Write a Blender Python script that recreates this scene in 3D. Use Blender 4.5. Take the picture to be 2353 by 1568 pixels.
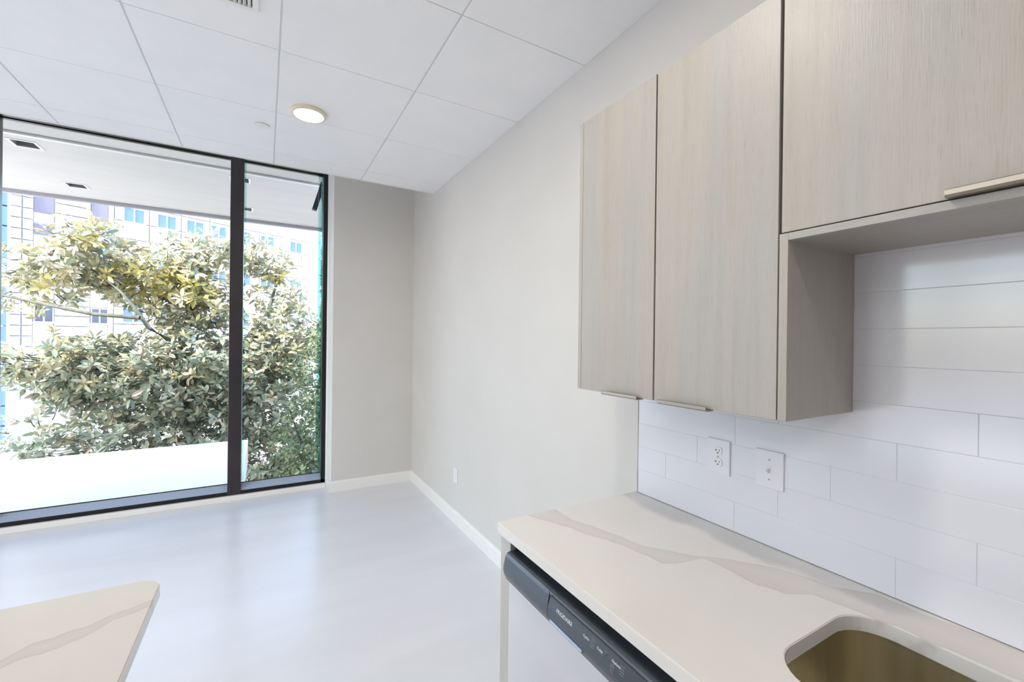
import bpy, bmesh, math, random
from mathutils import Vector, Matrix
import numpy as np
D = bpy.data
SC = bpy.context.scene
COL = SC.collection
for o in list(D.objects): D.objects.remove(o)

# ------------------------------------------------------------------ camera, sky, sun, exposure
CAMZ = 1.4907
yaw, pitch, roll = math.radians(29.7407), math.radians(-0.0695), math.radians(0.68898)
F = Vector((math.sin(yaw)*math.cos(pitch), math.cos(yaw)*math.cos(pitch), math.sin(pitch)))
R = Vector((math.cos(yaw), -math.sin(yaw), 0)); U = R.cross(F)
R2 = R*math.cos(roll) + U*math.sin(roll); U2 = R2.cross(F)
cam = D.objects.new('camera', D.cameras.new('camera')); COL.objects.link(cam)
cam.matrix_world = Matrix(((R2.x, U2.x, -F.x, 0), (R2.y, U2.y, -F.y, 0), (R2.z, U2.z, -F.z, CAMZ), (0, 0, 0, 1)))
cam.data.sensor_width = 36; cam.data.lens = 995.9/2353*36; cam.data.clip_start = 0.02; cam.data.clip_end = 500
SC.camera = cam

EXPOSURE = 0.24
SKY = 1.25
SUN = 9.0
ADDED_LAMP = 16.0
SC.view_settings.view_transform = 'Standard'; SC.view_settings.look = 'None'
SC.view_settings.exposure = EXPOSURE; SC.view_settings.gamma = 1; SC.view_settings.use_curve_mapping = False
SC.cycles.max_bounces = 14; SC.cycles.diffuse_bounces = 9; SC.cycles.glossy_bounces = 5
SC.cycles.transparent_max_bounces = 16; SC.cycles.sample_clamp_indirect = 6
SC.cycles.caustics_reflective = False; SC.cycles.caustics_refractive = False
w = D.worlds.new('world'); SC.world = w; w.use_nodes = True
nt = w.node_tree; bg = nt.nodes['Background']
sky = nt.nodes.new('ShaderNodeTexSky'); sky.sky_type = 'NISHITA'; sky.sun_disc = False
sky.sun_elevation = math.radians(50); sky.sun_rotation = math.radians(230); sky.air_density = 1.0; sky.dust_density = 2.0; sky.ozone_density = 1.0
nt.links.new(sky.outputs[0], bg.inputs[0]); bg.inputs[1].default_value = SKY
sun = D.objects.new('sun', D.lights.new('sun', 'SUN')); COL.objects.link(sun)
sun.data.energy = SUN; sun.data.angle = math.radians(0.6); sun.data.color = (1, .95, .86)
sdir = Vector((-0.50, -0.42, 0.75))           # towards the sun: high on the left, a little behind the camera
sun.rotation_euler = sdir.to_track_quat('Z', 'Y').to_euler(); sun.location = (3, -6, 12)

# ------------------------------------------------------------------ helpers
def new_mesh(name, verts, faces, mat, parent=None, smooth=False):
    me = D.meshes.new(name); me.from_pydata([tuple(v) for v in verts], [], faces); me.update()
    return link(name, me, mat, parent, smooth)
def link(name, me, mat, parent=None, smooth=False):
    o = D.objects.new(name, me); COL.objects.link(o)
    if mat and len(me.materials) == 0: me.materials.append(mat)
    if parent: o.parent = parent
    if smooth:
        for p in me.polygons: p.use_smooth = True
    return o
def boxes(name, bl, mat, parent=None, bevel=0.0, seg=2, off=(0, 0, 0)):
    """one mesh of axis boxes given as (x0,x1,y0,y1,z0,z1)"""
    bm = bmesh.new()
    for (x0, x1, y0, y1, z0, z1) in bl:
        vs = [bm.verts.new((x-off[0], y-off[1], z-off[2])) for x in (x0, x1) for y in (y0, y1) for z in (z0, z1)]
        for f in ((0, 1, 3, 2), (4, 6, 7, 5), (0, 4, 5, 1), (2, 3, 7, 6), (0, 2, 6, 4), (1, 5, 7, 3)): bm.faces.new([vs[i] for i in f])
    bmesh.ops.recalc_face_normals(bm, faces=bm.faces)
    if bevel: bmesh.ops.bevel(bm, geom=list(bm.edges), offset=bevel, segments=seg, affect='EDGES', profile=0.5)
    me = D.meshes.new(name); bm.to_mesh(me); bm.free()
    return link(name, me, mat, parent)
def box(name, x0, x1, y0, y1, z0, z1, mat, parent=None, bevel=0.0, seg=2):
    """a box whose origin is at its centre"""
    c = ((x0+x1)/2, (y0+y1)/2, (z0+z1)/2)
    o = boxes(name, [(x0, x1, y0, y1, z0, z1)], mat, parent, bevel, seg, off=c)
    pl = world_loc(parent) if parent else Vector((0, 0, 0))
    o.location = Vector(c)-pl
    return o
def world_loc(o):
    v = Vector((0, 0, 0))
    while o: v += o.location; o = o.parent
    return v
def prism(name, pts, axis, a0, a1, mat, parent=None, bevel=0.0, smooth=False):
    """extrude 2D outline along axis (0:x -> pts are (y,z); 1:y -> (x,z); 2:z -> (x,y))"""
    bm = bmesh.new()
    def P(p, a):
        return {0: (a, p[0], p[1]), 1: (p[0], a, p[1]), 2: (p[0], p[1], a)}[axis]
    A = [bm.verts.new(P(p, a0)) for p in pts]; B = [bm.verts.new(P(p, a1)) for p in pts]
    n = len(pts)
    bm.faces.new(A); bm.faces.new(B[::-1])
    for i in range(n): bm.faces.new((A[i], B[i], B[(i+1) % n], A[(i+1) % n]))
    bmesh.ops.recalc_face_normals(bm, faces=bm.faces)
    if bevel: bmesh.ops.bevel(bm, geom=[e for e in bm.edges if len(e.link_faces) == 2 and e.calc_face_angle(0) > 0.6], offset=bevel, segments=2, affect='EDGES')
    me = D.meshes.new(name); bm.to_mesh(me); bm.free()
    o = link(name, me, mat, parent)
    if parent: o.location = -world_loc(parent)
    if smooth:
        for p in me.polygons: p.use_smooth = True
        o.modifiers.new('edges', 'EDGE_SPLIT').split_angle = math.radians(35)
    return o
def lathe(name, prof, c, mat, parent=None, n=48, smooth=True):
    vs, fs = [], []
    for (r, z) in prof:
        for i in range(n):
            a = 2*math.pi*i/n; vs.append((r*math.cos(a), r*math.sin(a), z))
    for k in range(len(prof)-1):
        for i in range(n):
            j = (i+1) % n; fs.append((k*n+i, k*n+j, (k+1)*n+j, (k+1)*n+i))
    if prof[0][0] > 0: fs.append(tuple(range(n-1, -1, -1)))
    if prof[-1][0] > 0: fs.append(tuple((len(prof)-1)*n+i for i in range(n)))
    o = new_mesh(name, vs, fs, mat, parent)
    o.location = Vector(c)-(world_loc(parent) if parent else Vector((0, 0, 0)))
    if smooth:
        for p in o.data.polygons: p.use_smooth = True
        o.modifiers.new('edges', 'EDGE_SPLIT').split_angle = math.radians(40)
    return o
def thing(name, loc, label, cat, group=None):
    o = D.objects.new(name, None); COL.objects.link(o); o.location = loc; o.empty_display_size = .1
    return tag(o, label, cat, group)
def tag(o, label, cat, group=None):
    o['label'] = label; o['category'] = cat
    if group: o['group'] = group
    return o
def struct(o):
    o['kind'] = 'structure'; return o

# ------------------------------------------------------------------ materials
def mat(name, col, rough=0.5, metal=0.0, spec=0.5):
    m = D.materials.new(name); m.use_nodes = True
    b = m.node_tree.nodes['Principled BSDF']
    b.inputs['Base Color'].default_value = (*col, 1); b.inputs['Roughness'].default_value = rough
    b.inputs['Metallic'].default_value = metal; b.inputs['Specular IOR Level'].default_value = spec
    return m
def nodes(m): return m.node_tree.nodes, m.node_tree.links, m.node_tree.nodes['Principled BSDF']
def noisy(name, c1, c2, scale=(1, 1, 1), ns=6.0, detail=4, rough=0.5, spec=0.5, bump=0.0, lo=.35, hi=.65, bscale=None):
    m = mat(name, c1, rough, 0, spec); N, L, b = nodes(m)
    tc = N.new('ShaderNodeNewGeometry'); mp = N.new('ShaderNodeMapping'); mp.inputs['Scale'].default_value = scale
    nz = N.new('ShaderNodeTexNoise'); nz.inputs['Scale'].default_value = ns; nz.inputs['Detail'].default_value = detail
    rp = N.new('ShaderNodeValToRGB'); rp.color_ramp.elements[0].position = lo; rp.color_ramp.elements[1].position = hi
    rp.color_ramp.elements[0].color = (*c1, 1); rp.color_ramp.elements[1].color = (*c2, 1)
    L.new(tc.outputs['Position'], mp.inputs[0]); L.new(mp.outputs[0], nz.inputs['Vector']); L.new(nz.outputs[0], rp.inputs[0]); L.new(rp.outputs[0], b.inputs['Base Color'])
    if bump:
        n2 = N.new('ShaderNodeTexNoise'); n2.inputs['Scale'].default_value = bscale or ns*8; n2.inputs['Detail'].default_value = 3
        bp = N.new('ShaderNodeBump'); bp.inputs['Strength'].default_value = bump; bp.inputs['Distance'].default_value = .002
        L.new(mp.outputs[0], n2.inputs['Vector']); L.new(n2.outputs[0], bp.inputs['Height']); L.new(bp.outputs[0], b.inputs['Normal'])
    return m
def srgb(r, g, b):
    f = lambda c: (c/255/12.92) if c/255 <= .04045 else ((c/255+.055)/1.055)**2.4
    return (f(r), f(g), f(b))

M = {}
M['wall'] = noisy('wall paint', srgb(211, 208, 204), srgb(214, 211, 207), ns=2.5, rough=.55, bump=.08, bscale=220, spec=.3)
M['ceil'] = noisy('ceiling tile', srgb(244, 243, 243), srgb(241, 241, 241), ns=5, rough=.8, bump=.25, bscale=400, spec=.2)
M['tee'] = mat('ceiling grid metal', srgb(236, 236, 236), .5)
M['trim'] = mat('white trim paint', srgb(236, 235, 232), .35)
M['floor'] = noisy('pale floor', srgb(226, 227, 231), srgb(221, 222, 226), scale=(.5, 3, 1), ns=1.4, rough=.25, spec=.5, bump=.03, bscale=12)
M['black'] = mat('black window metal', srgb(24, 24, 28), .3, .2)
M['bronze'] = noisy('dark bronze metal', srgb(50, 42, 44), srgb(40, 36, 42), ns=3, rough=.35)
M['sill'] = mat('grey window metal', srgb(172, 188, 212), .28, .15)
M['tile'] = mat('glazed white tile', srgb(226, 227, 235), .14, 0, .5)
M['grout'] = mat('white grout', srgb(222, 222, 226), .8)
M['plate'] = mat('white plastic', srgb(229, 229, 236), .3)
M['slot'] = mat('dark slot', srgb(25, 25, 25), .7)
M['handle'] = mat('brushed nickel', srgb(158, 150, 140), .36, .9)
M['steel'] = noisy('brushed steel', srgb(176, 166, 138), srgb(198, 188, 160), scale=(12, 12, .5), ns=1.2, rough=.40)
M['steel'].node_tree.nodes['Principled BSDF'].inputs['Metallic'].default_value = .9
M['dwdoor'] = mat('pale steel door', srgb(222, 222, 226), .25, .15)
M['dwpanel'] = mat('black appliance plastic', srgb(60, 68, 75), .28, 0, .8)
M['dwseal'] = noisy('black cavity', srgb(24, 22, 18), srgb(34, 32, 24), ns=8, rough=.6)
M['print'] = mat('white print', srgb(225, 230, 235), .5)
M['printdim'] = mat('grey print', srgb(125, 132, 138), .5)
M['panel'] = noisy('grey laminate', srgb(190, 187, 182), srgb(196, 193, 189), scale=(8, 8, .6), ns=3, rough=.4)
M['lampring'] = mat('warm white ring', srgb(228, 216, 190), .4)
M['concrete'] = noisy('white deck coating', srgb(253, 242, 228), srgb(255, 246, 233), ns=1.2, rough=.7)
M['deckside'] = mat('mauve slab edge', srgb(190, 178, 186), .8)
M['soffit'] = noisy('soffit render', srgb(210, 204, 197), srgb(216, 210, 203), scale=(.4, 2, 1), ns=2, rough=.8)
M['soffit_grey'] = mat('grey drip edge', srgb(176, 172, 178), .6)
M['recess'] = mat('grey recess', srgb(140, 132, 132), .6)
M['pave'] = noisy('street paving', srgb(196, 192, 190), srgb(180, 178, 178), ns=.4, rough=.9)
M['clad'] = noisy('pale cladding', srgb(212, 207, 202), srgb(204, 200, 197), ns=.3, rough=.75)
M['clad_grey'] = mat('lilac grey cladding', srgb(184, 178, 180), .7)
M['clad_dark'] = mat('dark bay metal', srgb(112, 106, 118), .5)
M['wframe'] = mat('white window frame', srgb(235, 236, 240), .5)
M['wglass'] = mat('blue window glass', srgb(84, 108, 160), .3, .0)
M['wglass_dark'] = mat('dark window glass', srgb(74, 80, 98), .08, .3)
M['cyan'] = mat('teal curtain glass', srgb(128, 180, 190), .1, .3)
M['bark'] = noisy('grey bark', srgb(96, 98, 86), srgb(70, 74, 66), scale=(1, 1, .3), ns=14, rough=.9, bump=.6)

# emissive lamp diffuser
m = D.materials.new('lamp diffuser'); m.use_nodes = True; N = m.node_tree.nodes; N.clear()
e = N.new('ShaderNodeEmission'); e.inputs[0].default_value = (1, .93, .80, 1); e.inputs[1].default_value = 9
ou = N.new('ShaderNodeOutputMaterial'); m.node_tree.links.new(e.outputs[0], ou.inputs[0]); M['emit'] = m

# window glass: clear sheet with a fresnel reflection and a faint green tint
def glassmat(name, tint, refl=1.0):
    m = D.materials.new(name); m.use_nodes = True; N = m.node_tree.nodes; L = m.node_tree.links; N.clear()
    t = N.new('ShaderNodeBsdfTransparent'); t.inputs[0].default_value = (*tint, 1)
    g = N.new('ShaderNodeBsdfGlossy'); g.inputs['Roughness'].default_value = .01
    fr = N.new('ShaderNodeFresnel'); fr.inputs[0].default_value = 1.35
    mx = N.new('ShaderNodeMixShader'); ou = N.new('ShaderNodeOutputMaterial')
    mu = N.new('ShaderNodeMath'); mu.operation = 'MULTIPLY'; mu.inputs[1].default_value = refl
    L.new(fr.outputs[0], mu.inputs[0]); L.new(mu.outputs[0], mx.inputs[0]); L.new(t.outputs[0], mx.inputs[1]); L.new(g.outputs[0], mx.inputs[2]); L.new(mx.outputs[0], ou.inputs[0])
    return m
M['glass'] = glassmat('window glass', (.97, .99, .985), .5)
M['glassedge'] = glassmat('green glass edge', (.72, .90, .88), 1.0)

# greyed oak laminate; grain runs along z (doors) or y (rails)
def oak(name, sc, dark=0.0):
    m = mat(name, (.5, .5, .5), .42, 0, .45); N, L, b = nodes(m)
    g = N.new('ShaderNodeNewGeometry'); oi = N.new('ShaderNodeObjectInfo')
    add = N.new('ShaderNodeVectorMath'); add.operation = 'ADD'; sca = N.new('ShaderNodeVectorMath'); sca.operation = 'SCALE'; sca.inputs['Scale'].default_value = 7
    cmb = N.new('ShaderNodeCombineXYZ'); L.new(oi.outputs['Random'], cmb.inputs[0]); L.new(oi.outputs['Random'], cmb.inputs[1]); L.new(cmb.outputs[0], sca.inputs[0])
    L.new(g.outputs['Position'], add.inputs[0]); L.new(sca.outputs[0], add.inputs[1])
    def noise(scale, ns, det, dist=0.0):
        mp = N.new('ShaderNodeMapping'); mp.inputs['Scale'].default_value = scale
        n = N.new('ShaderNodeTexNoise'); n.inputs['Scale'].default_value = ns; n.inputs['Detail'].default_value = det; n.inputs['Distortion'].default_value = dist
        L.new(add.outputs[0], mp.inputs[0]); L.new(mp.outputs[0], n.inputs['Vector']); return n.outputs[0]
    def ramp(src, stops):
        r = N.new('ShaderNodeValToRGB'); e = r.color_ramp.elements
        e[0].position, e[0].color = stops[0][0], (*stops[0][1], 1); e[1].position, e[1].color = stops[-1][0], (*stops[-1][1], 1)
        for p, c in stops[1:-1]:
            k = e.new(p); k.color = (*c, 1)
        L.new(src, r.inputs[0]); return r.outputs[0]
    def mul(a, bb, fac=1.0):
        x = N.new('ShaderNodeMix'); x.data_type = 'RGBA'; x.blend_type = 'MULTIPLY'; x.inputs[0].default_value = fac
        L.new(a, x.inputs[6]); L.new(bb, x.inputs[7]); return x.outputs[2]
    base = ramp(noise(tuple(s*.35 for s in sc), 1.6, 3, .4), [(.3, srgb(163, 157, 147)), (.45, srgb(171, 164, 156)), (.55, srgb(166, 163, 158)), (.7, srgb(173, 167, 158))])
    streak = ramp(noise(tuple(s*1.0 for s in sc), 5, 6, .3), [(.28, (.94, .935, .92)), (.55, (.99, .99, .99)), (.75, (1.01, 1.01, 1.01))])
    fine = noise(tuple(s*5.0 for s in sc), 8, 5)
    fin = ramp(fine, [(.30, (.93, .92, .915)), (.45, (1, 1, 1)), (.8, (1.01, 1.01, 1.01))])
    pits = ramp(noise(tuple(s*2.4 for s in sc), 9, 2), [(.18, (.62, .58, .54)), (.27, (1, 1, 1))])
    c = mul(mul(mul(base, streak), fin), pits)
    L.new(c, b.inputs['Base Color'])
    bp = N.new('ShaderNodeBump'); bp.inputs['Strength'].default_value = .25; bp.inputs['Distance'].default_value = .0015
    L.new(fine, bp.inputs['Height']); L.new(bp.outputs[0], b.inputs['Normal'])
    return m
M['oak'] = oak('greyed oak upright grain', (9, 9, .55))
M['oakh'] = oak('greyed oak level grain', (9, .55, 9))

# white quartz with one drifting grey-beige vein:  centre and half width are read from curves along one axis
def quartz(name, axis, lo, hi, other_lo, other_hi, pts, shade=(1, 1, 1)):
    m = mat(name, srgb(228, 224, 219), .12, 0, .5); N, L, b = nodes(m)
    g = N.new('ShaderNodeNewGeometry'); sp = N.new('ShaderNodeSeparateXYZ'); L.new(g.outputs['Position'], sp.inputs[0])
    nz = N.new('ShaderNodeTexNoise'); nz.inputs['Scale'].default_value = 9; nz.inputs['Detail'].default_value = 5; L.new(g.outputs['Position'], nz.inputs['Vector'])
    mr = N.new('ShaderNodeMapRange'); mr.inputs[1].default_value = lo; mr.inputs[2].default_value = hi; L.new(sp.outputs[axis], mr.inputs[0])
    def curve(k, a, c):
        r = N.new('ShaderNodeValToRGB'); r.color_ramp.interpolation = 'B_SPLINE' if False else 'LINEAR'; e = r.color_ramp.elements
        ps = sorted(pts); f = lambda p: ((p[0]-lo)/(hi-lo), (p[k]-a)/(c-a))
        q = [f(p) for p in ps]
        e[0].position, e[0].color = q[0][0], (q[0][1],)*3+(1,); e[1].position, e[1].color = q[-1][0], (q[-1][1],)*3+(1,)
        for t, v in q[1:-1]:
            s = e.new(t); s.color = (v, v, v, 1)
        L.new(mr.outputs[0], r.inputs[0])
        o = N.new('ShaderNodeMapRange'); o.inputs[3].default_value = a; o.inputs[4].default_value = c; L.new(r.outputs[0], o.inputs[0]); return o.outputs[0]
    cen = curve(1, other_lo, other_hi); hw = curve(2, 0, .1)
    def math_(op, a, bb):
        n = N.new('ShaderNodeMath'); n.operation = op
        for i, v in enumerate((a, bb)):
            if isinstance(v, (int, float)): n.inputs[i].default_value = v
            elif v is not None: L.new(v, n.inputs[i])
        return n.outputs[0]
    wob = math_('MULTIPLY', math_('SUBTRACT', nz.outputs[0], .5), .05)
    d = math_('ABSOLUTE', math_('SUBTRACT', math_('ADD', sp.outputs[1-axis], wob), cen), None)
    q = math_('DIVIDE', d, math_('MAXIMUM', hw, .002))
    rp = N.new('ShaderNodeValToRGB'); e = rp.color_ramp.elements
    e[0].position, e[0].color = .0, (*srgb(219, 213, 208), 1); e[1].position, e[1].color = 1.0, (*srgb(228, 224, 219), 1)
    k = e.new(.80); k.color = (*srgb(215, 208, 203), 1); k = e.new(.93); k.color = (*srgb(210, 203, 198), 1)
    L.new(q, rp.inputs[0])
    n2 = N.new('ShaderNodeTexNoise'); n2.inputs['Scale'].default_value = 2.2; n2.inputs['Detail'].default_value = 4; L.new(g.outputs['Position'], n2.inputs['Vector'])
    r2 = N.new('ShaderNodeValToRGB'); r2.color_ramp.elements[0].position = .3; r2.color_ramp.elements[1].position = .7
    r2.color_ramp.elements[0].color = (.965*shade[0], .955*shade[1], .95*shade[2], 1); r2.color_ramp.elements[1].color = (*shade, 1); L.new(n2.outputs[0], r2.inputs[0])
    x = N.new('ShaderNodeMix'); x.data_type = 'RGBA'; x.blend_type = 'MULTIPLY'; x.inputs[0].default_value = 1
    L.new(rp.outputs[0], x.inputs[6]); L.new(r2.outputs[0], x.inputs[7]); L.new(x.outputs[2], b.inputs['Base Color'])
    return m
veinA = [(1.32, .890, .060), (1.21, .908, .038), (1.14, .933, .038), (1.016, .980, .025), (.97, .998, .025), (.914, 1.010, .036), (.85, 1.035, .058), (.828, 1.067, .048),
         (.814, 1.120, .010), (.761, 1.152, .033), (.719, 1.174, .052), (.666, 1.180, .070), (.60, 1.205, .072), (.563, 1.236, .042), (.50, 1.270, .06), (.45, 1.276, .065), (.39, 1.286, .065), (.1, 1.31, .06), (-.5, 1.36, .04)]
M['quartz'] = quartz('veined white quartz', 1, -.5, 1.35, .6, 1.45, veinA)
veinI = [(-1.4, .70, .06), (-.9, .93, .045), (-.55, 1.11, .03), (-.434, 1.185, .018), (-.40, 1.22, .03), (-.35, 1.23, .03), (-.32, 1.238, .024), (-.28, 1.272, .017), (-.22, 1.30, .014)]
M['quartz_island_shaded'] = quartz('shaded veined island quartz', 0, -1.5, -.2, .6, 1.45, veinI, (.80, .79, .765))  # same stone as the worktop, darkened to put shade into its colour

def leafmat(name, stops, rough=.32, transl=.25):
    m = mat(name, stops[0][1], rough, 0, .5); N, L, b = nodes(m)
    g = N.new('ShaderNodeNewGeometry'); r = N.new('ShaderNodeValToRGB'); e = r.color_ramp.elements
    e[0].position, e[0].color = stops[0][0], (*stops[0][1], 1); e[1].position, e[1].color = stops[-1][0], (*stops[-1][1], 1)
    for p, c in stops[1:-1]:
        k = e.new(p); k.color = (*c, 1)
    oi = N.new('ShaderNodeObjectInfo'); ad = N.new('ShaderNodeMath'); ad.operation = 'ADD'; fr = N.new('ShaderNodeMath'); fr.operation = 'FRACT'
    L.new(g.outputs['Random Per Island'], ad.inputs[0]); L.new(oi.outputs['Random'], ad.inputs[1]); L.new(ad.outputs[0], fr.inputs[0]); L.new(fr.outputs[0], r.inputs[0])
    L.new(r.outputs[0], b.inputs['Base Color'])
    t = N.new('ShaderNodeBsdfTranslucent'); L.new(r.outputs[0], t.inputs[0]); mx = N.new('ShaderNodeMixShader'); mx.inputs[0].default_value = transl
    ou = N['Material Output']; L.new(b.outputs[0], mx.inputs[1]); L.new(t.outputs[0], mx.inputs[2]); L.new(mx.outputs[0], ou.inputs[0])
    return m
M['leaf'] = leafmat('magnolia leaf green', [(0, srgb(122, 136, 116)), (.3, srgb(148, 154, 128)), (.55, srgb(134, 148, 136)), (.75, srgb(166, 166, 136)), (.88, srgb(176, 162, 140)), (1, srgb(198, 194, 176))], .22)
M['leaf_olive'] = leafmat('magnolia leaf olive', [(0, srgb(158, 156, 118)), (.4, srgb(176, 164, 128)), (.7, srgb(150, 152, 124)), (1, srgb(196, 180, 146))], .22)
M['leaf_yellow'] = leafmat('magnolia leaf yellow', [(0, srgb(172, 162, 92)), (.4, srgb(186, 172, 104)), (.7, srgb(160, 158, 98)), (1, srgb(192, 174, 126))], .22)
M['leaf_deep'] = leafmat('shrub leaf deep green', [(0, srgb(84, 104, 84)), (.5, srgb(116, 132, 98)), (.8, srgb(146, 154, 104)), (1, srgb(170, 176, 130))], .22)

# ------------------------------------------------------------------ room shell
W = 1.367; C = 2.860; XL = -4.2; YB = -3.4; YG = 4.689; YP = 4.51; YE = 3.90; ZT = 3.32
struct(box('floor', XL-.15, W+.15, YB-.15, YG+.15, -.12, 0, M['floor']))
wr = struct(box('wall_right', W, W+.15, YB-.15, YG+.15, 0, ZT, M['wall']))
struct(box('wall_back', XL-.15, W, YB-.15, YB, 0, ZT, M['wall']))
# pilaster: the short return of wall beside the window, and the wall over the glazing
struct(box('wall_front', .575, W, YP, YG+.15, 0, ZT, M['wall']))
struct(box('wall_header', XL-.15, .553, YG, YG+.15, 3.2, ZT, M['wall']))
struct(box('wall_left', XL-.15, XL, YB, YG+.15, 2.9, ZT, M['wall']))
struct(box('wall_left_end', XL-.15, XL, YB, .9, 0, 2.9, M['wall']))
struct(box('roof', XL-.15, W+.15, YB-.15, YG+.15, ZT, ZT+.2, M['trim']))
# suspended ceiling
XS = [-4.2, -3.69, -3.06, -2.43, -1.80, -1.17, -.526, .050, .711, W]
YS = [-3.4, -2.88, -2.22, -1.57, -.91, -.26, .395, 1.05, 1.70, 2.352, 3.01, 3.665, YE]
ceil = struct(boxes('ceiling', [(XL, W, YB, YE-.004, C+.0075, C+.03)], M['tee']))
struct(boxes('trim_4', [(XL, W, YE-.004, YE+.012, C-.002, ZT)], M['trim']))
meshes = {}
for i in range(len(XS)-1):
    for j in range(len(YS)-1):
        x0, x1, y0, y1 = XS[i]+.004, XS[i+1]-.004, YS[j]+.0018, YS[j+1]-.0018
        if j == len(YS)-2: y1 = YE-.005
        if i == len(XS)-2: x1 = W
        key = (round(x1-x0, 4), round(y1-y0, 4))
        if key not in meshes:
            t = boxes('ceiling_tile', [(-key[0]/2, key[0]/2, -key[1]/2, key[1]/2, 0, .0075)], M['ceil'], ceil, bevel=.0012, seg=1); meshes[key] = t.data
        else:
            t = link('ceiling_tile', meshes[key], None, ceil)
        t.location = ((x0+x1)/2, (y0+y1)/2, C)

# baseboards
def baseboard(name, pts, axis, a0, a1): return struct(prism(name, pts, axis, a0, a1, M['trim']))
prof = [(0, 0), (.016, 0), (.016, .088), (.010, .098), (0, .102)]
baseboard('baseboard_right', [(W-a, z) for a, z in prof], 1, 1.31, YP)
baseboard('baseboard_front', [(YP-a, z) for a, z in prof], 0, .548, W)
baseboard('baseboard_back', [(YB+a, z) for a, z in prof], 0, XL, W)
struct(boxes('trim_1', [(XL, .539, YG-.025, YG+.06, 0, .048)], M['trim'], bevel=.004))
# white jamb trim between glazing and pilaster
struct(prism('trim_2', [(.540, YG+.02), (.540, YG-.012), (.552, YG-.02), (.566, YP+.004), (.5755, YP+.0005), (.5755, YG+.02)], 2, 0, 3.2, M['trim']))

# ------------------------------------------------------------------ window wall (front)
def window(name, frames, mull_x, jx0, jx1, panes, y=YG, head=3.085):
    wn = struct(D.objects.new(name, None)); COL.objects.link(wn); wn.location = ((jx0+jx1)/2, y, .05)
    return wn
y0, y1 = YG, YG+.13
wn = D.objects.new('window_1', None); COL.objects.link(wn); wn.location = (-1, YG, .05); struct(wn)
HB = 3.135
bars = [(-.28, -.175, 'bronze'), (-1.85, -1.75, 'bronze'), (-3.30, -3.20, 'bronze')]
box('window_head', XL, .537, y0, y1, HB, 3.2, M['black'], wn, .003)
box('bottom_rail', XL, .537, y0, y1-.02, .048, .082, M['black'], wn, .002)
prism('sill_cap', [(y0+.003, .082), (y0+.012, .088), (y0+.075, .132), (y0+.075, .082)], 0, XL, .500, M['sill'], wn)
box('jamb', .500, .540, y0, y1, .048, HB, M['black'], wn, .003)
for a, b, mm in bars: box('mullion', a, b, y0-.002, y1, .05, HB, M[mm], wn, .004)
xs = [XL+.01, -3.30, -3.20, -1.85, -1.75, -.28, -.175, .500]
for k in range(0, 8, 2):
    p = box('window_pane', xs[k], xs[k+1], y0+.080, y0+.092, .10, HB, M['glass'], wn)
    g = boxes('glazing_bead', [(xs[k], xs[k+1], y0+.072, y0+.080, .130, .137), (xs[k], xs[k+1], y0+.072, y0+.080, HB-.007, HB)], M['black'], wn); g.location = -wn.location
box('glass_edge', .463, .500, y0+.094, y0+.12, .14, HB, M['glassedge'], wn)
box('glass_edge', -.175, -.160, y0+.094, y0+.12, .14, HB, M['glassedge'], wn)

# left side glazing (outside the picture; added to let daylight in from the side)
w2 = D.objects.new('side_window_added', None); COL.objects.link(w2); w2.location = (XL-.08, 0, .05); struct(w2)
box('bottom_rail', XL-.14, XL-.02, .9, 2.74, .0, .09, M['black'], w2)
box('window_head', XL-.14, XL-.02, .9, 2.74, 2.82, 2.9, M['black'], w2)
for yy in (.9, 1.79, 2.67): box('mullion', XL-.14, XL-.02, yy, yy+.07, .09, 2.82, M['bronze'], w2)
struct(box('wall_left_corner', XL-.15, XL, 2.74, YG+.15, 0, 2.9, M['wall']))
for yy in (.97, 1.86): box('window_pane', XL-.085, XL-.073, yy, yy+.81, .09, 2.82, M['glass'], w2)

# ------------------------------------------------------------------ backsplash tiles, children of the right wall
rowz = [.870 + .0945*k for k in range(10)]
offs = [.455, .315, .175]
TL, TH = .4235, .0945
bs = boxes('backsplash_grout', [(W-.0082, W, -.75, 1.305, .866, 1.80)], M['grout'], wr); bs.location = -wr.location
tm = {}
for k, z in enumerate(rowz):
    yy = (offs[k % 3] if k < 6 else (.59, .62)[k % 2]) - 4*TL
    while yy < 1.305:
        a, b = max(yy+.0006, -.75), min(yy+TL-.0006, 1.3045); yy += TL
        if b-a < .01: continue
        z0_, z1_ = z+.0003, z+TH-.0003
        if k == 0: z0_ = .8665
        key = (round(b-a, 4), round(z1_-z0_, 4))
        if key not in tm:
            t = boxes('tile', [(-.0045, .0045, -key[0]/2, key[0]/2, -key[1]/2, key[1]/2)], M['tile'], wr, bevel=.0008, seg=2); tm[key] = t.data
        else: t = link('tile', tm[key], None, wr)
        t.location = Vector((W-.005, (a+b)/2, (z0_+z1_)/2))-wr.location
box('tile_edge_trim', W-.011, W, 1.305, 1.3085, .866, 1.80, M['panel'], wr)

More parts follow.
